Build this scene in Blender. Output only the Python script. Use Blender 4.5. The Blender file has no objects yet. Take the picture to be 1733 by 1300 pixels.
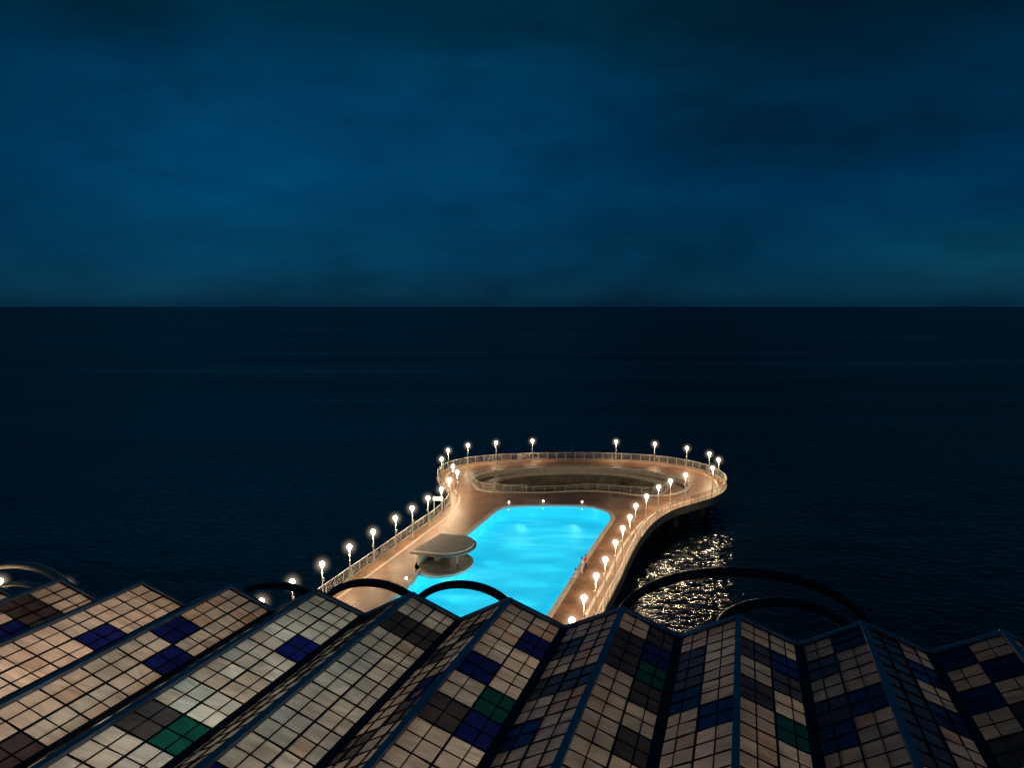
import bpy, bmesh, math, random
from mathutils import Vector, Matrix
random.seed(7)
sc=bpy.context.scene
sc.view_settings.view_transform='Standard'; sc.view_settings.look='None'; sc.view_settings.exposure=0
COL=sc.collection
WARM=(1.0,0.72,0.43)

# ------------------------------------------------------------ helpers
def mat(name):
    m=bpy.data.materials.new(name); m.use_nodes=True
    nt=m.node_tree; nt.nodes.clear()
    out=nt.nodes.new('ShaderNodeOutputMaterial')
    return m,nt,out
def N(nt,t,**kw):
    n=nt.nodes.new(t)
    for k,v in kw.items(): setattr(n,k,v)
    return n
def ramp(nt,stops,interp='LINEAR'):
    r=nt.nodes.new('ShaderNodeValToRGB'); r.color_ramp.interpolation=interp
    cr=r.color_ramp
    while len(cr.elements)>1: cr.elements.remove(cr.elements[-1])
    cr.elements[0].position=stops[0][0]; cr.elements[0].color=(*stops[0][1],1)
    for p,c in stops[1:]:
        e=cr.elements.new(p); e.color=(*c,1)
    return r
def simple(name,c1,c2,scale=2.0,rough=0.7,metal=0.0,bump=0.2,spec=0.4,coord='Object'):
    m,nt,out=mat(name)
    tc=N(nt,'ShaderNodeTexCoord'); no=N(nt,'ShaderNodeTexNoise'); no.inputs['Scale'].default_value=scale; no.inputs['Detail'].default_value=6
    nt.links.new(tc.outputs[coord],no.inputs['Vector'])
    r=ramp(nt,[(0.3,c1),(0.7,c2)]); nt.links.new(no.outputs['Fac'],r.inputs['Fac'])
    p=N(nt,'ShaderNodeBsdfPrincipled'); p.inputs['Roughness'].default_value=rough; p.inputs['Metallic'].default_value=metal
    p.inputs['Specular IOR Level'].default_value=spec
    nt.links.new(r.outputs['Color'],p.inputs['Base Color'])
    b=N(nt,'ShaderNodeBump'); b.inputs['Strength'].default_value=bump; b.inputs['Distance'].default_value=0.05
    nt.links.new(no.outputs['Fac'],b.inputs['Height']); nt.links.new(b.outputs['Normal'],p.inputs['Normal'])
    nt.links.new(p.outputs['BSDF'],out.inputs['Surface'])
    return m
def emis(name,c,s):
    m,nt,out=mat(name); e=N(nt,'ShaderNodeEmission'); e.inputs['Color'].default_value=(*c,1); e.inputs['Strength'].default_value=s
    nt.links.new(e.outputs[0],out.inputs['Surface']); return m
def obj(name,bm,mats,parent=None,smooth=False):
    me=bpy.data.meshes.new(name); bm.to_mesh(me); bm.free()
    for m in mats: me.materials.append(m)
    if smooth:
        for p in me.polygons: p.use_smooth=True
    o=bpy.data.objects.new(name,me); COL.objects.link(o)
    if parent: o.parent=parent
    return o
def empty(name,loc=(0,0,0)):
    e=bpy.data.objects.new(name,None); e.location=loc; e.empty_display_size=0.3; COL.objects.link(e); return e
def box(bm,c,s,mi=0,rot=0.0):
    M=Matrix.Translation(c)@Matrix.Rotation(rot,4,'Z')@Matrix.Diagonal((s[0],s[1],s[2],1))
    r=bmesh.ops.create_cube(bm,size=1,matrix=M)
    for f in {f for v in r['verts'] for f in v.link_faces}: f.material_index=mi
def cyl(bm,p,r1,r2,h,seg=10,mi=0):
    r=bmesh.ops.create_cone(bm,cap_ends=True,segments=seg,radius1=r1,radius2=r2,depth=h,matrix=Matrix.Translation((p[0],p[1],p[2]+h/2)))
    for f in {f for v in r['verts'] for f in v.link_faces}: f.material_index=mi
def tube(bm,pts,r,seg=6,mi=0,closed=False,flat=None):
    """sweep a round (or elliptical) section along a polyline"""
    pts=[Vector(p) for p in pts]; n=len(pts); rings=[]
    for i,p in enumerate(pts):
        a=pts[(i-1)%n] if (closed or i>0) else p
        b=pts[(i+1)%n] if (closed or i<n-1) else p
        t=(b-a).normalized()
        u=Vector((0,0,1)) if abs(t.z)<0.95 else Vector((0,1,0))
        s=t.cross(u).normalized(); u=s.cross(t).normalized()
        ru,rs=(r,r) if flat is None else flat
        rings.append([bm.verts.new(p+u*math.cos(2*math.pi*k/seg)*ru+s*math.sin(2*math.pi*k/seg)*rs) for k in range(seg)])
    rng=range(n) if closed else range(n-1)
    for i in rng:
        A=rings[i];B=rings[(i+1)%n]
        for k in range(seg):
            f=bm.faces.new((A[k],A[(k+1)%seg],B[(k+1)%seg],B[k])); f.material_index=mi
    if not closed:
        for R in (rings[0][::-1],rings[-1]):
            f=bm.faces.new(R); f.material_index=mi
def smooth_path(pts,closed,sub=5):
    out=[];n=len(pts)
    for i in range(n if closed else n-1):
        if closed: p0,p1,p2,p3=pts[(i-1)%n],pts[i],pts[(i+1)%n],pts[(i+2)%n]
        else: p0,p1,p2,p3=pts[max(i-1,0)],pts[i],pts[i+1],pts[min(i+2,n-1)]
        for k in range(sub):
            t=k/sub
            out.append(tuple(0.5*((2*p1[j])+(-p0[j]+p2[j])*t+(2*p0[j]-5*p1[j]+4*p2[j]-p3[j])*t*t+(-p0[j]+3*p1[j]-3*p2[j]+p3[j])*t**3) for j in range(2)))
    if not closed: out.append(pts[-1])
    return out
def normals2(pts,closed):
    n=len(pts);res=[]
    for i in range(n):
        a=pts[(i-1)%n] if (closed or i>0) else pts[i]; b=pts[(i+1)%n] if (closed or i<n-1) else pts[i]
        d=Vector((b[0]-a[0],b[1]-a[1])).normalized(); res.append(Vector((-d.y,d.x)))
    return res
def offset(pts,d,closed):
    return [(p[0]+n.x*d,p[1]+n.y*d) for p,n in zip(pts,normals2(pts,closed))]
def strip(bm,pts,d0,d1,z0,z1,closed,mi=0):
    """solid kerb-like ribbon between lateral offsets d0..d1 and heights z0..z1"""
    A=offset(pts,d0,closed);B=offset(pts,d1,closed);n=len(pts)
    R=[[bm.verts.new((a[0],a[1],z0)),bm.verts.new((b[0],b[1],z0)),bm.verts.new((b[0],b[1],z1)),bm.verts.new((a[0],a[1],z1))] for a,b in zip(A,B)]
    for i in (range(n) if closed else range(n-1)):
        P=R[i];Q=R[(i+1)%n]
        for k in range(4):
            f=bm.faces.new((P[k],P[(k+1)%4],Q[(k+1)%4],Q[k])); f.material_index=mi
    if not closed:
        bm.faces.new(R[0]);bm.faces.new(R[-1][::-1])
def resample(pts,step,closed=False):
    P=list(pts)+([pts[0]] if closed else []); out=[P[0]];acc=0
    for a,b in zip(P,P[1:]):
        L=math.dist(a,b)
        while acc+L>=step:
            t=(step-acc)/L; a=(a[0]+(b[0]-a[0])*t,a[1]+(b[1]-a[1])*t); out.append(a); L=math.dist(a,b); acc=0
        acc+=L
    return out
def slab(name,loops,z0,z1,m,parent=None):
    cu=bpy.data.curves.new(name,'CURVE'); cu.dimensions='2D'; cu.fill_mode='BOTH'; cu.extrude=(z1-z0)/2
    for L in loops:
        s=cu.splines.new('POLY'); s.points.add(len(L)-1); s.use_cyclic_u=True
        for q,p in zip(s.points,L): q.co=(p[0],p[1],0,1)
    t=bpy.data.objects.new('tmp',cu); COL.objects.link(t)
    dg=bpy.context.evaluated_depsgraph_get(); me=bpy.data.meshes.new_from_object(t.evaluated_get(dg))
    bpy.data.objects.remove(t)
    for v in me.vertices: v.co.z+=(z0+z1)/2
    me.materials.clear(); me.materials.append(m)
    o=bpy.data.objects.new(name,me); COL.objects.link(o)
    if parent: o.parent=parent
    return o

# ------------------------------------------------------------ materials
M_conc=simple('concrete',(0.26,0.23,0.19),(0.40,0.36,0.30),0.8,0.85,bump=0.4)
M_wall=simple('stained_concrete',(0.10,0.09,0.075),(0.30,0.26,0.2),0.5,0.9,bump=0.5)
M_pile=simple('dark_concrete_pile',(0.03,0.03,0.025),(0.09,0.08,0.065),0.9,0.9,bump=0.5)  # concrete in a darker tone for the piles
M_cope=simple('pale_stone',(0.42,0.38,0.32),(0.6,0.55,0.47),1.5,0.7)
M_rail=simple('galvanised_rail',(0.42,0.40,0.37),(0.6,0.57,0.52),5,0.5,0.2)
M_dark=simple('dark_iron',(0.015,0.017,0.02),(0.04,0.042,0.05),8,0.5,0.3)
M_white=simple('white_render',(0.5,0.48,0.42),(0.68,0.65,0.58),1.2,0.7)
M_grey=simple('grey_top',(0.12,0.12,0.10),(0.26,0.25,0.21),1.5,0.6)
M_globe=emis('lamp_globe_glow',(1,0.84,0.62),60)
M_cup=emis('lamp_cup_glass',(1,0.74,0.45),7)
M_small=emis('deck_light_glow',(1,0.92,0.75),12)
# glowing volume added round each lamp to imitate bloom
M_bloom,nt,out=mat('bloom_volume')
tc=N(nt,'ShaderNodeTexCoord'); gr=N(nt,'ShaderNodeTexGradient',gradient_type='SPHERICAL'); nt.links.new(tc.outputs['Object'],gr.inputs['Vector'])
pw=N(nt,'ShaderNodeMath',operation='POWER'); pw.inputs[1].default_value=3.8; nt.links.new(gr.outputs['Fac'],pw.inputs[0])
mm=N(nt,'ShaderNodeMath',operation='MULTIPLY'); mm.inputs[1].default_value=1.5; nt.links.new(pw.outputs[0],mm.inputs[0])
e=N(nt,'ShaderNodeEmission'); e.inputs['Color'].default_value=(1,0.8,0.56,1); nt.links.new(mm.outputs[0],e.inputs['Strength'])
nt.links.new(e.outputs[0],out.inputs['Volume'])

# deck tiles
M_deck,nt,out=mat('terracotta_deck')
tc=N(nt,'ShaderNodeTexCoord'); mp=N(nt,'ShaderNodeMapping'); mp.inputs['Rotation'].default_value=(0,0,math.radians(17.4))
nt.links.new(tc.outputs['Object'],mp.inputs['Vector'])
br=N(nt,'ShaderNodeTexBrick'); br.inputs['Scale'].default_value=1.0; br.inputs['Brick Width'].default_value=1.2; br.inputs['Row Height'].default_value=0.6
br.inputs['Mortar Size'].default_value=0.03; br.inputs['Color1'].default_value=(0.30,0.155,0.085,1); br.inputs['Color2'].default_value=(0.36,0.195,0.11,1); br.inputs['Mortar'].default_value=(0.16,0.095,0.06,1)
nt.links.new(mp.outputs[0],br.inputs['Vector'])
no=N(nt,'ShaderNodeTexNoise'); no.inputs['Scale'].default_value=0.35; no.inputs['Detail'].default_value=7; no.inputs['Roughness'].default_value=0.65
nt.links.new(tc.outputs['Object'],no.inputs['Vector'])
r=ramp(nt,[(0.35,(0.45,0.45,0.48)),(0.68,(1.15,1.12,1.1))]); nt.links.new(no.outputs['Fac'],r.inputs['Fac'])
mx=N(nt,'ShaderNodeMixRGB',blend_type='MULTIPLY'); mx.inputs['Fac'].default_value=1
nt.links.new(br.outputs['Color'],mx.inputs['Color1']); nt.links.new(r.outputs['Color'],mx.inputs['Color2'])
p=N(nt,'ShaderNodeBsdfPrincipled'); p.inputs['Roughness'].default_value=0.5
nt.links.new(mx.outputs['Color'],p.inputs['Base Color']); nt.links.new(p.outputs[0],out.inputs['Surface'])

# sea
M_sea,nt,out=mat('sea_water')
tc=N(nt,'ShaderNodeTexCoord')
def wav(sx,sy,scale,detail,rot=0):
    mp=N(nt,'ShaderNodeMapping'); mp.inputs['Scale'].default_value=(sx,sy,1); mp.inputs['Rotation'].default_value=(0,0,rot)
    nt.links.new(tc.outputs['Object'],mp.inputs['Vector'])
    n=N(nt,'ShaderNodeTexNoise'); n.inputs['Scale'].default_value=scale; n.inputs['Detail'].default_value=detail
    nt.links.new(mp.outputs[0],n.inputs['Vector']); return n
w1=wav(0.85,1.0,0.85,1.8,0.2); w2=wav(0.5,1,0.16,2,-0.15); w3=wav(0.14,1,0.02,5,0.03)
add=N(nt,'ShaderNodeMath',operation='MULTIPLY_ADD'); add.inputs[1].default_value=1.6
nt.links.new(w2.outputs['Fac'],add.inputs[0]); nt.links.new(w1.outputs['Fac'],add.inputs[2])
b=N(nt,'ShaderNodeBump'); b.inputs['Strength'].default_value=1.0; b.inputs['Distance'].default_value=0.36
nt.links.new(add.outputs[0],b.inputs['Height'])
fr=N(nt,'ShaderNodeFresnel'); fr.inputs['IOR'].default_value=1.5
mn=N(nt,'ShaderNodeMath',operation='MINIMUM'); mn.inputs[1].default_value=0.27; nt.links.new(fr.outputs[0],mn.inputs[0])
rr=ramp(nt,[(0.35,(0.72,)*3),(0.6,(0.95,)*3),(0.70,(1.35,)*3)]); nt.links.new(w3.outputs['Fac'],rr.inputs['Fac'])
mu=N(nt,'ShaderNodeMath',operation='MULTIPLY'); nt.links.new(mn.outputs[0],mu.inputs[0]); nt.links.new(rr.outputs['Color'],mu.inputs[1])
di=N(nt,'ShaderNodeBsdfDiffuse'); di.inputs['Color'].default_value=(0.002,0.009,0.015,1)
gl=N(nt,'ShaderNodeBsdfGlossy'); gl.inputs['Roughness'].default_value=0.11; gl.inputs['Color'].default_value=(0.95,0.95,0.95,1)
nt.links.new(b.outputs[0],gl.inputs['Normal'])
ms=N(nt,'ShaderNodeMixShader'); nt.links.new(mu.outputs[0],ms.inputs[0]); nt.links.new(di.outputs[0],ms.inputs[1]); nt.links.new(gl.outputs[0],ms.inputs[2])
nt.links.new(ms.outputs[0],out.inputs['Surface'])

# pool water + pool tiles (emission added to the tiles, imitating light scattered in the water)
M_pw,nt,out=mat('pool_water')
tc=N(nt,'ShaderNodeTexCoord'); n=N(nt,'ShaderNodeTexNoise'); n.inputs['Scale'].default_value=1.2; n.inputs['Detail'].default_value=2
nt.links.new(tc.outputs['Object'],n.inputs['Vector'])
b=N(nt,'ShaderNodeBump'); b.inputs['Strength'].default_value=0.25; b.inputs['Distance'].default_value=0.1; nt.links.new(n.outputs['Fac'],b.inputs['Height'])
tr=N(nt,'ShaderNodeBsdfTransparent'); tr.inputs['Color'].default_value=(0.75,0.98,1,1)
gl=N(nt,'ShaderNodeBsdfGlossy'); gl.inputs['Roughness'].default_value=0.05; nt.links.new(b.outputs[0],gl.inputs['Normal'])
fr=N(nt,'ShaderNodeFresnel'); fr.inputs['IOR'].default_value=1.33
mu=N(nt,'ShaderNodeMath',operation='MULTIPLY'); mu.inputs[1].default_value=0.5; nt.links.new(fr.outputs[0],mu.inputs[0])
ms=N(nt,'ShaderNodeMixShader'); nt.links.new(mu.outputs[0],ms.inputs[0]); nt.links.new(tr.outputs[0],ms.inputs[1]); nt.links.new(gl.outputs[0],ms.inputs[2])
nt.links.new(ms.outputs[0],out.inputs['Surface'])
M_pt,nt,out=mat('emissive_pool_tile')
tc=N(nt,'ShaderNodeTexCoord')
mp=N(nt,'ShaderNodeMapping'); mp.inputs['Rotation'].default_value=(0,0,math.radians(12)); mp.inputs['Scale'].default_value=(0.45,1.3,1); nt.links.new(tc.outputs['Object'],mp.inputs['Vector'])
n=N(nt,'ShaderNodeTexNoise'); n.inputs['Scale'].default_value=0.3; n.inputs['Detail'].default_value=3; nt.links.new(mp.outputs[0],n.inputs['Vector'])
r=ramp(nt,[(0.3,(0.010,0.40,0.62)),(0.55,(0.02,0.53,0.76)),(0.72,(0.07,0.72,0.90))]); nt.links.new(n.outputs['Fac'],r.inputs['Fac'])  # uneven glow colour, brighter streaks painted in
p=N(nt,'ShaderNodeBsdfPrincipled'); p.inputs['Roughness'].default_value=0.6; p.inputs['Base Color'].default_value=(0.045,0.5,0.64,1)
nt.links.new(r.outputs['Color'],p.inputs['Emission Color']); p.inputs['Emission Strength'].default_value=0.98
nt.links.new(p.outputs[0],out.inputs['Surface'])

# ------------------------------------------------------------ world (night sky with cloud)
w=bpy.data.worlds.new('World'); sc.world=w; w.use_nodes=True; nt=w.node_tree; nt.nodes.clear()
out=N(nt,'ShaderNodeOutputWorld'); bg=N(nt,'ShaderNodeBackground'); bg.inputs['Strength'].default_value=1.05
tc=N(nt,'ShaderNodeTexCoord'); sx=N(nt,'ShaderNodeSeparateXYZ'); nt.links.new(tc.outputs['Generated'],sx.inputs[0])
elev=ramp(nt,[(0.0,(0.002,0.021,0.046)),(0.02,(0.002,0.029,0.063)),(0.07,(0.0008,0.037,0.088)),(0.16,(0.0002,0.045,0.120)),(0.24,(0.0002,0.040,0.106)),(0.36,(0.0002,0.024,0.054)),(1.0,(0.0002,0.012,0.024))],'EASE')
nt.links.new(sx.outputs['Z'],elev.inputs['Fac'])
mp=N(nt,'ShaderNodeMapping'); mp.inputs['Scale'].default_value=(1.0,1.0,2.6); mp.inputs['Location'].default_value=(0.3,0.1,0.55); mp.inputs['Rotation'].default_value=(0,math.radians(9),0)
nt.links.new(tc.outputs['Generated'],mp.inputs['Vector'])
n1=N(nt,'ShaderNodeTexNoise'); n1.inputs['Scale'].default_value=2.3; n1.inputs['Detail'].default_value=6; n1.inputs['Roughness'].default_value=0.5; n1.inputs['Distortion'].default_value=0.3
nt.links.new(mp.outputs[0],n1.inputs['Vector'])
cr=ramp(nt,[(0.3,(0.60,0.60,0.59)),(0.5,(0.93,0.94,0.95)),(0.7,(1.22,1.26,1.2))],'EASE'); nt.links.new(n1.outputs['Fac'],cr.inputs['Fac'])
n2=N(nt,'ShaderNodeTexNoise'); n2.inputs['Scale'].default_value=6.5; n2.inputs['Detail'].default_value=7; n2.inputs['Roughness'].default_value=0.6
nt.links.new(mp.outputs[0],n2.inputs['Vector'])
cr2=ramp(nt,[(0.33,(0.80,0.80,0.80)),(0.52,(1.0,1.0,1.0)),(0.70,(1.16,1.14,1.12))],'EASE'); nt.links.new(n2.outputs['Fac'],cr2.inputs['Fac'])
m0=N(nt,'ShaderNodeMixRGB',blend_type='MULTIPLY'); m0.inputs[0].default_value=1; nt.links.new(elev.outputs['Color'],m0.inputs[1]); nt.links.new(cr2.outputs['Color'],m0.inputs[2])
m1=N(nt,'ShaderNodeMixRGB',blend_type='MULTIPLY'); m1.inputs[0].default_value=1; nt.links.new(m0.outputs['Color'],m1.inputs[1]); nt.links.new(cr.outputs['Color'],m1.inputs[2])
ax=N(nt,'ShaderNodeMapRange'); ax.inputs['From Min'].default_value=-1; ax.inputs['From Max'].default_value=1; nt.links.new(sx.outputs['X'],ax.inputs['Value'])
xr=ramp(nt,[(0.2,(0.75,)*3),(0.33,(1.1,)*3),(0.48,(0.95,)*3),(0.64,(0.42,)*3),(0.8,(0.55,)*3)],'EASE'); nt.links.new(ax.outputs[0],xr.inputs['Fac'])
zf=N(nt,'ShaderNodeMapRange'); zf.inputs['From Min'].default_value=0.04; zf.inputs['From Max'].default_value=0.20; nt.links.new(sx.outputs['Z'],zf.inputs['Value'])
m2=N(nt,'ShaderNodeMixRGB',blend_type='MULTIPLY'); nt.links.new(zf.outputs[0],m2.inputs[0]); nt.links.new(m1.outputs[0],m2.inputs[1]); nt.links.new(xr.outputs['Color'],m2.inputs[2])
xl=ramp(nt,[(0.66,(1,1,1)),(0.8,(2.0,1.35,1.08))],'EASE'); nt.links.new(ax.outputs[0],xl.inputs['Fac'])
zl=ramp(nt,[(0.0,(0.0,)*3),(0.03,(0.6,)*3),(0.065,(1.0,)*3),(0.11,(0.0,)*3)],'EASE'); nt.links.new(sx.outputs['Z'],zl.inputs['Fac'])
m3=N(nt,'ShaderNodeMixRGB',blend_type='MULTIPLY'); nt.links.new(zl.outputs['Color'],m3.inputs[0]); nt.links.new(m2.outputs[0],m3.inputs[1]); nt.links.new(xl.outputs['Color'],m3.inputs[2])
nt.links.new(m3.outputs[0],bg.inputs['Color']); nt.links.new(bg.outputs[0],out.inputs['Surface'])

# ------------------------------------------------------------ sea
bm=bmesh.new()
ys=[-200,40,200,500,1500,5000,20000]; xs=[-20000,-3000,-500,-100,100,500,3000,20000]
V=[[bm.verts.new((x,y,0)) for x in xs] for y in ys]
for i in range(len(ys)-1):
    for j in range(len(xs)-1): bm.faces.new((V[i][j],V[i][j+1],V[i+1][j+1],V[i+1][j]))
obj('sea',bm,[M_sea])

# ------------------------------------------------------------ pier outline (metres)
outer_raw=[(-22.0,48.5),(-20.6,52.8),(-19.1,57.9),(-15.9,68.9),(-13.6,76.5),(-11.2,84.8),(-9.4,90.9),(-8.4,97.9),(-9.0,102.7),(-10.6,107.2),(-11.4,112.5),(-10.6,117.4),(-7.2,121.9),(-0.7,124.7),(10.6,126.0),(21.6,124.5),(27.8,120.7),(31.2,115.7),(32.0,109.8),(30.6,104.4),(27.7,100.1),(24.2,97.0),(20.6,93.6),(17.3,88.4),(14.3,81.5),(12.0,74.7),(10.2,68.9),(7.9,62.0),(6.0,55.7),(3.8,48.5)]
outer=smooth_path(outer_raw,False,5)
hole=smooth_path([(-5.5,106.8),(-6.2,111.2),(-3.4,116.0),(3.2,118.8),(11.0,119.6),(18.5,118.2),(24.6,113.8),(26.4,108.0),(23.5,102.4),(18.6,101.2),(14.0,103.2),(9.6,103.9),(4.5,103.0),(-1.4,103.0),(-4.4,104.2)],True,5)
pit=smooth_path([(-2.6,110.0),(-2.2,106.4),(0.5,104.6),(6.0,104.8),(12.0,105.9),(16.5,104.5),(20.6,104.0),(22.8,106.8),(23.4,111.6),(18.0,117.6),(11.0,119.2),(3.4,118.3),(-1.4,115.2)],True,5)
pool=smooth_path([(-0.3,95.9),(2.5,96.4),(5.5,96.5),(8.4,96.3),(10.6,95.6),(12.2,93.8),(12.6,91.6),(12.2,89.2),(10.6,84.4),(8.9,79.2),(7.2,74.0),(5.6,68.9),(3.0,60.7),(1.2,55.0),(-0.4,52.5),(-5.0,51.8),(-12.0,53.0),(-13.6,55.5),(-12.9,58.6),(-11.4,63.2),(-9.7,68.6),(-9.4,71.0),(-8.6,73.6),(-7.2,77.8),(-5.4,83.4),(-3.7,88.7),(-2.4,92.8),(-1.6,94.8)],True,4)
pier=empty('pool_pier')
slab('deck',[outer,hole,pool],2.9,3.5,M_deck,pier)
bm=bmesh.new()
strip(bm,outer,-0.02,0.22,2.6,3.62,False)
obj('edge_fascia',bm,[M_conc],pier)
bm=bmesh.new(); strip(bm,outer,-1.35,-1.05,3.45,3.508,False); obj('edge_band',bm,[M_cope],pier)
bm=bmesh.new(); strip(bm,hole,-0.25,0.25,2.8,3.62,True); obj('opening_kerb',bm,[M_cope],pier)
slab('sunken_terrace',[offset(hole,0.0,True),pit],2.5,2.85,M_deck,pier)
bm=bmesh.new(); strip(bm,pit,-0.12,0.12,2.4,2.97,True); obj('terrace_kerb',bm,[M_cope],pier)
bm=bmesh.new(); strip(bm,pit,-0.05,0.2,-1.0,2.4,True)
for q in resample(pit,2.6,True): box(bm,(q[0],q[1],0.7),(0.5,0.5,3.3))
obj('opening_wall',bm,[M_wall],pier)
bm=bmesh.new()
for q in resample(offset(outer,-2.4,False),7.0):
    cyl(bm,(q[0],q[1],-1.0),0.42,0.42,3.9,12)
obj('piles',bm,[M_pile],pier)

# pool coping, basin, water
swimming=empty('swimming_pool')
bm=bmesh.new(); strip(bm,pool,-0.12,0.42,3.3,3.53,True); obj('coping',bm,[M_cope],swimming)
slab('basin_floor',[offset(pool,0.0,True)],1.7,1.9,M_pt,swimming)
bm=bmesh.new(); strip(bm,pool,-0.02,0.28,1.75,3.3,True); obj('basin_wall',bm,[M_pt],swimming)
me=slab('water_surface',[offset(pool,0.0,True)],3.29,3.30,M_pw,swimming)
bm=bmesh.new(); bm.from_mesh(me.data)
for f in [f for f in bm.faces if f.calc_center_median().z<3.2975 ]: bm.faces.remove(f)
bm.to_mesh(me.data); bm.free()

# ------------------------------------------------------------ railings
def railing(name,pts,z,h=1.05,closed=False,step=1.6):
    root=empty(name)
    bm=bmesh.new()
    for k in range(5):
        zz=z+h*(0.2+0.8*k/4)
        tube(bm,[(p[0],p[1],zz) for p in pts],0.05 if k==4 else 0.018,6,0,closed)
    obj('rails',bm,[M_rail],root)
    bm=bmesh.new()
    for q in resample(pts,step,closed):
        cyl(bm,(q[0],q[1],z),0.05,0.04,h,6)
    obj('posts',bm,[M_rail],root)
railing('pier_railing',offset(outer,0.1,False),3.6)
railing('terrace_railing',pit,2.97,closed=True)
railing('opening_railing',offset(hole,0.0,True)[62:75]+offset(hole,0.0,True)[:16],3.62)

# ------------------------------------------------------------ lamps
LW=660
def lamp_meshes():
    bm=bmesh.new()
    cyl(bm,(0,0,0),0.16,0.13,0.25,10); cyl(bm,(0,0,0.25),0.07,0.045,2.75,8)
    cyl(bm,(0,0,2.98),0.05,0.09,0.08,8); box(bm,(0.1,0,2.0),(0.14,0.12,0.3))
    me1=bpy.data.meshes.new('post'); bm.to_mesh(me1); bm.free(); me1.materials.append(M_rail)
    bm=bmesh.new(); cyl(bm,(0,0,3.06),0.05,0.24,0.36,12)
    me2=bpy.data.meshes.new('glass_cup'); bm.to_mesh(me2); bm.free(); me2.materials.append(M_cup)
    bm=bmesh.new(); bmesh.ops.create_uvsphere(bm,u_segments=14,v_segments=8,radius=0.22,matrix=Matrix.Translation((0,0,3.48)))
    me3=bpy.data.meshes.new('globe'); bm.to_mesh(me3); bm.free(); me3.materials.append(M_globe)
    return me1,me2,me3
ME=lamp_meshes()
bm=bmesh.new(); bmesh.ops.create_icosphere(bm,subdivisions=3,radius=1.0); MH=bpy.data.meshes.new('added_lamp_bloom'); bm.to_mesh(MH); bm.free(); MH.materials.append(M_bloom)
LD=bpy.data.lights.new('lamp_bulb','POINT'); LD.energy=LW; LD.color=WARM; LD.shadow_soft_size=0.14
def lamp(x,y,z=3.5,energy=None):
    e=empty('street_lamp',(x,y,z)); e.rotation_euler=(0,0,random.uniform(0,6))
    for nme,m in zip(('post','glass_cup','globe'),ME):
        o=bpy.data.objects.new(nme,m); COL.objects.link(o); o.parent=e
    l=bpy.data.objects.new('bulb',LD); l.location=(0,0,2.86); COL.objects.link(l); l.parent=e
    o=bpy.data.objects.new('added_lamp_bloom',MH); COL.objects.link(o); o.location=(0,0,3.42); o.scale=(1.15,1.15,1.15); o.parent=e  # self-glowing sphere that imitates bloom
LAMPS=[(3.5,124.7),(-2.7,123.0),(-7.3,120.6),(-10.2,116.4),(-10.6,109.6),(-8.5,104.6),(-7.6,100.8),(-8.3,96.3),(-8.9,91.2),(-10.1,86.9),(-11.4,82.5),(-12.7,78.5),(-14.2,73.6),(-15.6,68.9),(-17.0,64.1),(-18.4,59.8),(-19.6,55.7),
(17.7,124.0),(23.9,122.0),(28.4,118.2),(30.8,113.6),(31.0,109.1),(28.6,103.5),(23.7,99.1),(20.9,95.6),(18.7,92.4),(16.3,87.7),(14.3,83.5),(12.9,78.9),(11.5,74.8),(10.1,70.2),(8.5,65.3),(7.2,61.2),(5.7,56.4),(4.4,52.2)]
for x,y in LAMPS: lamp(x,y)
for x,y in [(-36.9,59.0),(-43,60.0)]: lamp(x,y,3.5)

# small lights set on the pool edge
for x,y in [(-0.4,96.7),(4.2,97.3),(9.4,97.0),(-10.2,69.0)]:
    e=empty('pool_edge_light',(x,y,3.5)); bm=bmesh.new(); cyl(bm,(0,0,0),0.12,0.1,0.2,10); obj('base',bm,[M_white],e)
    bm=bmesh.new(); bmesh.ops.create_uvsphere(bm,u_segments=12,v_segments=8,radius=0.12,matrix=Matrix.Translation((0,0,0.3))); obj('glow_head',bm,[M_small],e)

# underwater lamps
def spot(x,y,z,tx,ty,tz,en,size=120,col=(0.42,0.95,1.0)):
    d=bpy.data.lights.new('underwater_lamp','SPOT'); d.energy=en; d.color=col; d.spot_size=math.radians(size); d.spot_blend=1.0; d.shadow_soft_size=0.12
    o=bpy.data.objects.new('underwater_lamp',d); COL.objects.link(o); o.location=(x,y,z)
    o.rotation_euler=(Vector((tx,ty,tz))-Vector((x,y,z))).to_track_quat('-Z','Y').to_euler(); o.parent=swimming
for k in range(8):
    t=k/7
    xr_=12.0+(2.2-12.0)*t; yr_=90.0+(57.5-90.0)*t
    spot(xr_-0.3,yr_,3.1,xr_-9.5,yr_+2.0,2.6,1000,50)
for (x,y) in [(-2.2,91.5),(-4.0,85.5),(-6.0,79.5),(-9.1,69.2),(-11.2,62.5),(-12.4,57.5)]:
    spot(x+0.45,y,3.1,x+9.5,y-3.0,2.6,1200,50)
for (x,y) in [(1.5,95.8),(8.5,95.5)]:
    spot(x,y-0.4,3.1,x-2.5,y-9,2.7,350,60)

# ------------------------------------------------------------ pool bar pavilion
pv=empty('pool_bar_pavilion',(-6.7,75.2,0)); pv.rotation_euler=(0,0,-math.radians(18))
def ell(a,b_,cx=0,cy=0,n=40): return [(cx+a*math.cos(2*math.pi*k/n),cy+b_*math.sin(2*math.pi*k/n)) for k in range(n)]
def arc(cx,cy,a,b_,t0,t1,n=16): return [(cx+a*math.cos(math.radians(t0+(t1-t0)*k/n)),cy+b_*math.sin(math.radians(t0+(t1-t0)*k/n))) for k in range(n+1)]
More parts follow.
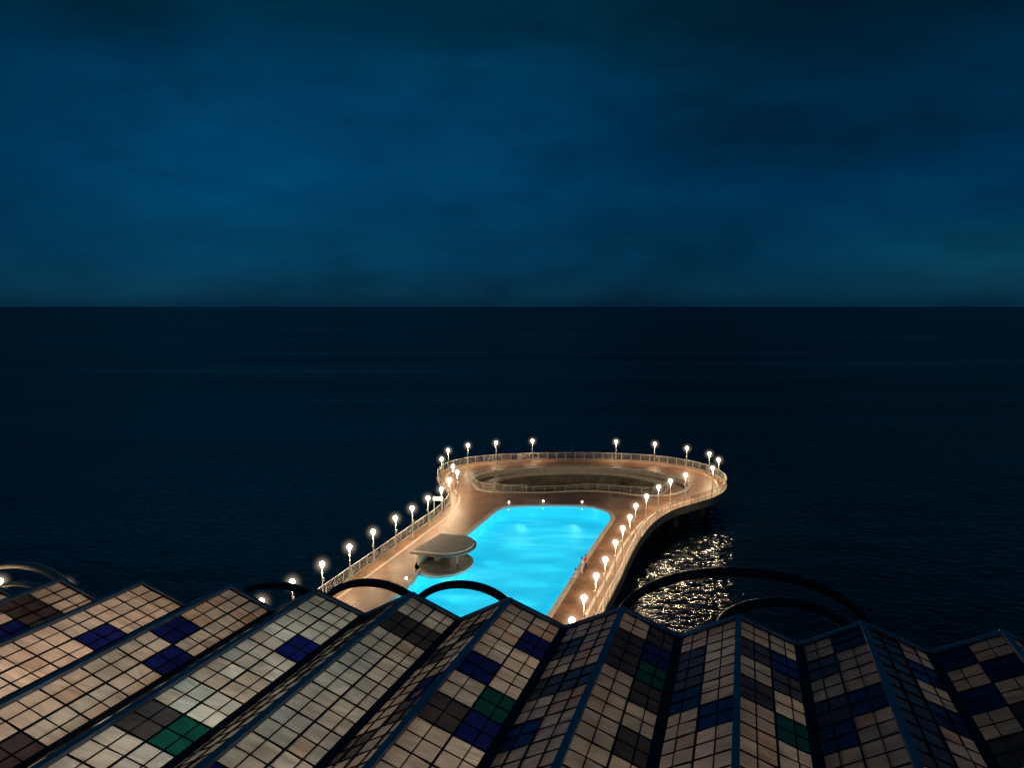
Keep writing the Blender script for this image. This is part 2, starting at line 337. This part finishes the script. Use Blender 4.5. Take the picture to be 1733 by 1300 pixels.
# canopy: straight back edge over the deck, rounded nose over the water
cano=[(-2.7,-2.9),(-0.3,-2.9)]+arc(0.3,0.2,2.3,3.0,-80,80,22)+[(-0.3,3.1),(-2.1,3.1)]
slab('island_rim',[ell(2.9,3.7,0.1,-1.2)],3.22,3.5,M_white,pv)
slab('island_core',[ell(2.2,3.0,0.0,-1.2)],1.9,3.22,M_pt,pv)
slab('island_top',[ell(2.6,3.35,0.2,-1.1)],3.5,3.6,M_grey,pv)
slab('canopy_slab',[cano],4.95,5.15,M_white,pv)
slab('canopy_fascia',[offset(cano,-0.25,True)],4.75,4.95,M_grey,pv)
bm=bmesh.new(); box(bm,(-2.2,0.1,4.12),(0.2,5.4,1.25))
for c in [(1.3,1.9),(1.5,-1.2)]: cyl(bm,(c[0],c[1],3.6),0.09,0.09,1.15,10)
obj('back_wall_and_columns',bm,[M_white],pv)
bm=bmesh.new(); box(bm,(-0.9,0.4,4.05),(0.5,3.0,0.9)); box(bm,(-0.9,0.4,4.53),(0.7,3.2,0.06)); obj('bar_counter',bm,[M_grey],pv)

# rim furniture: flag pole, service cabinet, sign
e=empty('flag_pole',(10.4,125.0,3.5)); bm=bmesh.new(); cyl(bm,(0,0,0),0.14,0.1,0.3); cyl(bm,(0,0,0.3),0.06,0.03,2.5,8); obj('mast',bm,[M_dark],e)
e=empty('service_cabinet',(1.3,123.6,3.5)); bm=bmesh.new(); box(bm,(0,0,0.6),(0.7,0.4,1.2)); box(bm,(0,0,1.24),(0.8,0.5,0.08)); box(bm,(0.5,0,0.95),(0.9,0.1,0.12)); obj('body',bm,[M_white],e)
e=empty('notice_board',(-9.4,91.8,3.5)); bm=bmesh.new(); cyl(bm,(-0.5,0,0),0.05,0.05,2.4,8); cyl(bm,(0.5,0,0),0.05,0.05,2.4,8); box(bm,(0,0,2.1),(1.3,0.08,0.5)); obj('frame_and_panel',bm,[M_white],e)

# ------------------------------------------------------------ quay
slab('quay',[[(-120,57),(-40,57.5),(-20,54.0),(4,51.5),(14,50),(120,46),(120,-30),(-120,-30)]],-1.0,3.4,M_conc)

# ------------------------------------------------------------ folded glass roof building
B=empty('folded_glass_roof_building')
az=math.radians(17.4); D=Vector((math.sin(az),math.cos(az),0)); Pp=Vector((math.cos(az),-math.sin(az),0))
ends=[(-24.4,22.3),(-21.7,22.0),(-19.0,21.7),(-16.2,21.3),(-13.2,20.8),(-10.7,20.6),(-8.05,20.3),(-5.5,19.9),(-2.8,19.7),(-0.1,19.3),(2.9,18.7),(5.8,18.2),(8.8,17.8),(12.0,17.3),(15.0,16.9),(18.0,16.4)]
Z0=22.0; SL=0.018; DROP=0.66; ROW=0.5; NR=44
def tilemat(name,col,var=0.4):
    m,nt,out=mat(name)
    tc=N(nt,'ShaderNodeTexCoord'); mp=N(nt,'ShaderNodeMapping'); mp.inputs['Rotation'].default_value=(0,0,0.9); mp.inputs['Scale'].default_value=(0.5,2.2,1)
    nt.links.new(tc.outputs['Object'],mp.inputs['Vector'])
    n=N(nt,'ShaderNodeTexNoise'); n.inputs['Scale'].default_value=1.1; n.inputs['Detail'].default_value=7; n.inputs['Roughness'].default_value=0.6; n.inputs['Distortion'].default_value=1.2
    nt.links.new(mp.outputs[0],n.inputs['Vector'])
    lo=tuple(c*(1-var) for c in col); hi=tuple(min(1,c*(1+var*0.6)) for c in col)
    r=ramp(nt,[(0.32,lo),(0.7,hi)]); nt.links.new(n.outputs['Fac'],r.inputs['Fac'])
    t=N(nt,'ShaderNodeBsdfTranslucent'); nt.links.new(r.outputs['Color'],t.inputs['Color'])
    d=N(nt,'ShaderNodeBsdfDiffuse'); nt.links.new(r.outputs['Color'],d.inputs['Color'])
    a=N(nt,'ShaderNodeMixShader'); a.inputs[0].default_value=0.3; nt.links.new(t.outputs[0],a.inputs[1]); nt.links.new(d.outputs[0],a.inputs[2])
    g=N(nt,'ShaderNodeBsdfGlossy'); g.inputs['Roughness'].default_value=0.14
    bp=N(nt,'ShaderNodeBump'); bp.inputs['Strength'].default_value=0.25; bp.inputs['Distance'].default_value=0.05; nt.links.new(n.outputs['Fac'],bp.inputs['Height']); nt.links.new(bp.outputs[0],g.inputs['Normal'])
    f=N(nt,'ShaderNodeFresnel'); f.inputs['IOR'].default_value=1.5
    ms=N(nt,'ShaderNodeMixShader'); nt.links.new(f.outputs[0],ms.inputs[0])
    nt.links.new(a.outputs[0],ms.inputs[1]); nt.links.new(g.outputs[0],ms.inputs[2]); nt.links.new(ms.outputs[0],out.inputs['Surface'])
    return m
TM=[tilemat('frosted_glass_cream',(0.64,0.58,0.52)),tilemat('frosted_glass_grey',(0.54,0.53,0.50)),tilemat('frosted_glass_light',(0.76,0.72,0.66)),
    tilemat('glass_blue',(0.008,0.014,0.13)),tilemat('glass_dark',(0.055,0.05,0.055)),tilemat('glass_green',(0.006,0.065,0.052)),tilemat('frosted_glass_sand',(0.56,0.45,0.37))]
M_frame=simple('roof_frame',(0.02,0.022,0.026),(0.045,0.05,0.058),5,0.6,0.2)
M_cap=simple('ridge_flashing',(0.30,0.36,0.43),(0.42,0.5,0.58),2,0.45,0.2)
BLUE,DK,GR=3,4,5
key={}
def kset(x,side,c,rws,v):
    for rw in (rws if isinstance(rws,(list,tuple)) else [rws]): key[(x,side,c,rw)]=v
kset(4,'R',1,[2,4],BLUE);kset(4,'R',0,[3],DK)
kset(5,'R',1,2,BLUE);kset(5,'R',0,6,BLUE);kset(5,'R',1,7,BLUE);kset(5,'R',0,7,BLUE)
kset(6,'R',0,2,BLUE);kset(6,'R',1,3,BLUE);kset(6,'R',1,7,DK);kset(6,'R',0,8,GR);kset(6,'R',1,9,GR);kset(6,'R',0,9,DK)
kset(7,'R',1,2,BLUE);kset(7,'R',0,6,DK);kset(7,'R',1,6,GR);kset(7,'R',0,9,GR)
kset(8,'L',0,2,DK);kset(8,'R',0,8,BLUE);kset(8,'R',0,1,DK)
kset(9,'R',0,3,BLUE);kset(9,'R',1,1,BLUE);kset(9,'R',1,4,GR);kset(9,'R',0,5,DK);kset(9,'R',1,5,BLUE);kset(9,'L',0,[4],BLUE);kset(9,'L',1,[6,2],DK)
kset(10,'R',1,1,BLUE);kset(10,'R',0,2,DK);kset(10,'R',1,2,GR);kset(10,'L',0,3,DK);kset(10,'L',1,5,BLUE);kset(10,'L',1,[1,3],DK)
kset(11,'L',1,3,BLUE);kset(11,'L',0,4,BLUE);kset(11,'R',0,3,DK);kset(11,'R',1,1,BLUE);kset(11,'R',0,1,DK);kset(11,'R',1,4,GR)
kset(12,'L',0,[0],BLUE);kset(12,'L',0,3,BLUE);kset(12,'L',1,4,BLUE);kset(12,'R',1,[1,3],BLUE);kset(12,'R',0,[2,5],DK);kset(12,'L',1,1,DK);kset(12,'R',0,[0,1,3,4],DK)
kset(13,'L',0,[1],BLUE);kset(13,'L',1,[0,2],BLUE);kset(13,'L',0,3,DK);kset(13,'L',1,4,DK)
bt=bmesh.new(); bf=bmesh.new(); bc=bmesh.new(); bw=bmesh.new()
def prism(bm,a,b,w,u,h,mi=0):
    vs=[bm.verts.new(p) for p in (a-w/2,a+w/2,a+w/2+u*h,a-w/2+u*h,b-w/2,b+w/2,b+w/2+u*h,b-w/2+u*h)]
    for q in ((0,1,2,3),(7,6,5,4),(0,4,5,1),(1,5,6,2),(2,6,7,3),(3,7,4,0)): bm.faces.new([vs[i] for i in q]).material_index=mi
rp=[Vector((x,y,Z0)) for x,y in ends]
DB=(-D+Vector((0,0,SL)))      # along the ridge, slightly rising
BACK=NR*ROW
vp=[(a+b)/2-Vector((0,0,DROP)) for a,b in zip(rp,rp[1:])]
for i,R in enumerate(rp):
    for side in 'LR':
        if side=='R' and i<len(vp): Vv=vp[i]
        elif side=='L' and i>0: Vv=vp[i-1]
        else: continue
        c=(Vv-R)
        nrm=c.cross(DB); nrm.normalize()
        if nrm.z<0: nrm=-nrm
        ch=c/4
        for rw in range(NR):
            for k in range(4):
                kk=(i,side,k//2,rw//2)
                if kk in key: mi=key[kk]
                else:
                    rs=random.Random((i*7+(side=='R')*3)*1000+(k//2)*100+rw//2)
                    v=rs.random()
                    base=1 if v<0.30 else (0 if v<0.72 else (2 if v<0.84 else 6))
                    if rw//2>=6 and v>0.84: base=rs.choice([BLUE,DK,GR,DK])
                    elif v>0.92: base=DK
                    mi=base
                    if mi in (0,1,2,6) and random.random()<0.22: mi=random.choice([0,1,6,2])
                tilt=nrm*random.uniform(-0.014,0.014)
                o=R+c*(k/4)+DB*(rw*ROW)
                f=bt.faces.new([bt.verts.new(p) for p in (o+tilt,o+ch-tilt,o+ch+DB*ROW-tilt,o+DB*ROW+tilt)]); f.material_index=mi
                f.normal_update()
                if f.normal.z<0: f.normal_flip()
        al=DB.normalized()
        for k in range(1,4):
            prism(bf,R+c*(k/4)-nrm*0.02,R+c*(k/4)+DB*BACK-nrm*0.02,c.normalized()*(0.04 if k==2 else 0.018),nrm,0.045)
        for rw in range(NR+1):
            o=R+DB*(rw*ROW)-nrm*0.02
            prism(bf,o,o+c,al*(0.034 if rw%2==0 else 0.018),nrm,0.04)
        prism(bc,R-al*0.06,R+c-al*0.06,al*0.12,nrm,0.09)
        q=[bw.verts.new(p) for p in (R+al*0.05,Vv+al*0.05,Vector((Vv.x,Vv.y,18.0))+al*0.05,Vector((R.x,R.y,18.0))+al*0.05)]
        bw.faces.new(q)
        q=[bw.verts.new(p) for p in (R+DB*BACK,Vv+DB*BACK,Vector(((Vv+DB*BACK).x,(Vv+DB*BACK).y,18.0)),Vector(((R+DB*BACK).x,(R+DB*BACK).y,18.0)))]
        bw.faces.new(q)
    al=DB.normalized()
    prism(bc,R-al*0.15+Vector((0,0,-0.02)),R+DB*BACK+Vector((0,0,-0.02)),Pp*0.14,Vector((0,0,1)),0.10)
for Vv in vp:
    prism(bf,Vv-Vector((0,0,0.06)),Vv+DB*BACK-Vector((0,0,0.06)),Pp*0.24,Vector((0,0,1)),0.12)
for R in (rp[0],rp[-1]):
    q=[bw.verts.new(p) for p in (R,R+DB*BACK,Vector(((R+DB*BACK).x,(R+DB*BACK).y,18)),Vector((R.x,R.y,18)))]; bw.faces.new(q)
obj('glass_panels',bt,TM,B); obj('glazing_bars',bf,[M_frame],B); obj('ridge_caps',bc,[M_cap],B); obj('upper_walls',bw,[M_wall],B)
a=rp[0]+D*2.6;b_=rp[-1]+D*3.2; cE=rp[-1]+DB*(BACK+2); dE=rp[0]+DB*(BACK+2)
slab('lower_storeys',[[(a.x-2,a.y),(b_.x+2,b_.y),(cE.x+2,cE.y),(dE.x-2,dE.y)]],0.0,18.0,M_wall,B)
# unseen interior lamps, put in under the glass to make the roof glow
def ilamp(x,y,z,en,col):
    d=bpy.data.lights.new('added_unseen_interior_lamp','POINT'); d.energy=en; d.color=col; d.shadow_soft_size=0.3
    o=bpy.data.objects.new('added_unseen_interior_lamp',d); COL.objects.link(o); o.location=(x,y,z); o.parent=B
G=[1.1,1.1,1.1,1.1,1.1,1.1,0.9,0.72,0.5,0.36,0.26,0.17,0.12,0.08,0.06,0.06]
for i,(x,y) in enumerate(ends):
    if i%2==0: continue
    for k,s in enumerate((2.0,6.0,10.0,14.0,18.5)):
        q=Vector((x,y,0))-D*s
        col=(1,0.72,0.52) if i<6 else ((0.72,0.95,0.88) if (i<9 and k<2) else (1,0.76,0.57))
        g=G[i]*random.uniform(0.5,1.4)*(0.75 if k==0 else 1)
        ilamp(q.x,q.y,19.6,150*g,col)

# arched steel hoops beyond the roof end
def hoop(cx,cy,top,a,b,ang,m,t=0.1,zf=18.0,fw=0.2):
    e=empty('arched_steel_hoop',(cx,cy,zf)); e.rotation_euler=(0,0,ang)
    pts=[(-a,0,0)]+[(-a*math.cos(math.pi*k/28),0,(top-b-zf)+b*math.sin(math.pi*k/28)) for k in range(29)]+[(a,0,0)]
    bm=bmesh.new(); tube(bm,pts,t,8,0,False,(t,fw))
    for s in (-1,1): box(bm,(s*a,0,0.03),(0.4,0.4,0.06))
    obj('arch_bar',bm,[m],e,True)
EA=-math.radians(8)
M_hoop=simple('painted_steel_dark',(0.008,0.011,0.015),(0.02,0.027,0.036),4,0.4,0.2)
hoop(-7.15,21.7,21.55,1.6,1.0,EA,M_hoop,0.09)
hoop(-4.25,21.5,21.7,1.62,1.1,EA,M_hoop,0.11)
hoop(-1.45,21.3,21.72,1.6,1.1,EA,M_hoop,0.11)
hoop(6.9,21.3,22.1,3.7,1.9,EA,M_hoop,0.14)
hoop(7.6,19.9,21.75,1.75,0.9,EA,M_hoop,0.12)
hoop(-16.0,23.3,21.6,1.8,1.1,EA,M_cope,0.1)
hoop(-15.6,22.7,21.2,1.5,1.0,EA,M_cope,0.05)
# lantern on the terrace by the pale hoops
e=empty('terrace_lantern',(-16.9,22.3,18.0)); bm=bmesh.new(); cyl(bm,(0,0,0),0.07,0.04,2.75,8); obj('post',bm,[M_dark],e)
bm=bmesh.new(); bmesh.ops.create_uvsphere(bm,u_segments=12,v_segments=8,radius=0.07,matrix=Matrix.Translation((0,0,2.82))); obj('globe',bm,[M_globe],e)
d=bpy.data.lights.new('bulb','POINT'); d.energy=90; d.color=WARM; d.shadow_soft_size=0.09; o=bpy.data.objects.new('bulb',d); COL.objects.link(o); o.location=(0,0,2.82); o.parent=e

# ------------------------------------------------------------ people
skin=simple('skin',(0.45,0.27,0.19),(0.5,0.31,0.22),5,0.6)
hairm=simple('dark_hair',(0.02,0.014,0.01),(0.04,0.03,0.02),20,0.7)
lips=simple('lips',(0.3,0.08,0.07),(0.3,0.08,0.07))
def person(name,x,y,z,rot,top,leg,J,seat=False):
    """J : joint dict, figure faces local -Y"""
    e=empty(name,(x,y,z)); e.rotation_euler=(0,0,rot)
    me=bpy.data.meshes.new('body'); names=list(J); idx={n:i for i,n in enumerate(names)}
    E=[('pelvis','waist'),('waist','chest'),('chest','neck'),('neck','headbase')]
    for s in 'lr': E+=[('pelvis','hip'+s),('hip'+s,'knee'+s),('knee'+s,'ank'+s),('ank'+s,'toe'+s),('chest','sh'+s),('sh'+s,'elb'+s),('elb'+s,'wri'+s),('wri'+s,'palm'+s)]
    verts=[J[n][:3] for n in names]; rad=[J[n][3] for n in names]; edges=[(idx[a],idx[b]) for a,b in E]
    for s in 'lr':
        pa=Vector(J['palm'+s][:3]); d=(pa-Vector(J['wri'+s][:3])).normalized(); sd=Vector((0,1,0)) if abs(d.y)<0.8 else Vector((1,0,0))
        for k,(off,L) in enumerate([(-0.03,0.075),(-0.01,0.09),(0.012,0.085),(0.032,0.065)]):
            b0=len(verts); verts+= [tuple(pa+sd*off+d*0.02),tuple(pa+sd*off+d*(0.02+L*0.6)),tuple(pa+sd*off+d*(0.02+L)+Vector((0,-0.01,-0.008)))]; rad+=[0.009,0.009,0.007]
            edges+=[(idx['palm'+s],b0),(b0,b0+1),(b0+1,b0+2)]
        b0=len(verts); verts+=[tuple(pa-d*0.02+sd*-0.05),tuple(pa+d*0.03+sd*-0.07)]; rad+=[0.011,0.009]; edges+=[(idx['palm'+s],b0),(b0,b0+1)]
    me.from_pydata(verts,edges,[]); o=bpy.data.objects.new('body',me); COL.objects.link(o); o.parent=e
    md=o.modifiers.new('s','SKIN'); 
    for i,sv in enumerate(me.skin_vertices[0].data): sv.radius=(rad[i],rad[i]); sv.use_root=(i==idx['pelvis'])
    o.modifiers.new('d','SUBSURF').levels=1
    dg=bpy.context.evaluated_depsgraph_get(); m2=bpy.data.meshes.new_from_object(o.evaluated_get(dg)); o.modifiers.clear(); o.data=m2
    m2.materials.clear()
    for m in (top,leg,skin): m2.materials.append(m)
    segs=[(Vector(J[a][:3]),Vector(J[b][:3]),a,b) for a,b in E]
    for p in m2.polygons:
        c=p.center; best=None
        for A,Bq,a,b in segs:
            t=max(0,min(1,(c-A).dot(Bq-A)/max((Bq-A).length_squared,1e-6))); dd=(c-(A+(Bq-A)*t)).length
            if best is None or dd<best[0]: best=(dd,a,b)
        a,b=best[1:]
        if b in('headbase',) or b.startswith('palm') or b.startswith('toe') or b.startswith('wri'): p.material_index=2
        elif b.startswith(('knee','ank','hip')): p.material_index=1
        else: p.material_index=0
        p.use_smooth=True
    hb=Vector(J['headbase'][:3])+Vector((0,0,0.1))
    bm=bmesh.new(); bmesh.ops.create_uvsphere(bm,u_segments=16,v_segments=12,radius=1,matrix=Matrix.Translation(hb)@Matrix.Diagonal((0.076,0.095,0.118,1)))
    bmesh.ops.create_cone(bm,segments=6,radius1=0.016,radius2=0.004,depth=0.045,matrix=Matrix.Translation(hb+Vector((0,-0.098,-0.015)))@Matrix.Rotation(math.radians(60),4,'X'))
    for s in (-1,1): bmesh.ops.create_uvsphere(bm,u_segments=8,v_segments=6,radius=1,matrix=Matrix.Translation(hb+Vector((s*0.076,0.005,-0.01)))@Matrix.Diagonal((0.012,0.02,0.032,1)))
    for f in bm.faces: f.material_index=0
    def part(c,sz,mi):
        r=bmesh.ops.create_uvsphere(bm,u_segments=14,v_segments=10,radius=1,matrix=Matrix.Translation(hb+Vector(c))@Matrix.Diagonal((*sz,1)))
        for f in {f for v in r['verts'] for f in v.link_faces}: f.material_index=mi
    part((0,0.022,0.03),(0.086,0.095,0.108),1); part((0,0.06,-0.05),(0.07,0.05,0.09),1)
    for s in (-1,1): part((s*0.03,-0.088,0.002),(0.011,0.008,0.007),1)
    part((0,-0.088,-0.055),(0.024,0.01,0.006),2)
    obj('head',bm,[skin,hairm,lips],e,True)
wht=simple('white_cloth',(0.7,0.68,0.64),(0.8,0.78,0.74),6,0.8); red=simple('red_cloth',(0.35,0.03,0.03),(0.45,0.05,0.04),6,0.8); drk=simple('dark_cloth',(0.03,0.03,0.04),(0.06,0.06,0.08),6,0.8)
stand={'pelvis':(0,0,0.95,0.15),'waist':(0,0.01,1.1,0.13),'chest':(0,-0.01,1.33,0.15),'neck':(0,0,1.47,0.06),'headbase':(0,-0.02,1.54,0.055)}
for s,sg in (('l',1),('r',-1)):
    stand.update({'hip'+s:(sg*0.1,0,0.88,0.1),'knee'+s:(sg*0.12,-0.03*sg,0.48,0.065),'ank'+s:(sg*0.13,0.02,0.09,0.042),'toe'+s:(sg*0.14,-0.14,0.04,0.035),
     'sh'+s:(sg*0.19,0,1.4,0.06),'elb'+s:(sg*0.26,0.03,1.12,0.045),'wri'+s:(sg*0.2,-0.14,0.93,0.03),'palm'+s:(sg*0.19,-0.19,0.87,0.028)})
sit={'pelvis':(0,0,0.14,0.15),'waist':(0,0.02,0.28,0.13),'chest':(0,-0.03,0.52,0.15),'neck':(0,-0.05,0.66,0.06),'headbase':(0,-0.08,0.73,0.055)}
for s,sg in (('l',1),('r',-1)):
    sit.update({'hip'+s:(sg*0.1,-0.05,0.12,0.1),'knee'+s:(sg*0.13,-0.46,0.12,0.065),'ank'+s:(sg*0.13,-0.52,-0.3,0.042),'toe'+s:(sg*0.13,-0.66,-0.36,0.035),
     'sh'+s:(sg*0.19,-0.04,0.59,0.06),'elb'+s:(sg*0.27,0.05,0.32,0.045),'wri'+s:(sg*0.3,0.12,0.08,0.03),'palm'+s:(sg*0.3,0.12,0.03,0.028)})
person('woman_in_white',6.9,70.9,3.5,math.radians(-70),wht,wht,stand)
person('person_in_red',7.4,71.7,3.5,math.radians(60),red,drk,stand)
person('man_seated_in_white',6.25,69.9,3.53,math.radians(-72),wht,wht,sit)

# ------------------------------------------------------------ camera
cam=bpy.data.cameras.new('camera'); co=bpy.data.objects.new('camera',cam); COL.objects.link(co)
co.location=(0,0,30); co.rotation_euler=(math.radians(90-6.064),0,0); cam.lens=26.0; cam.sensor_width=36; cam.clip_end=60000; cam.clip_start=0.1
sc.camera=co
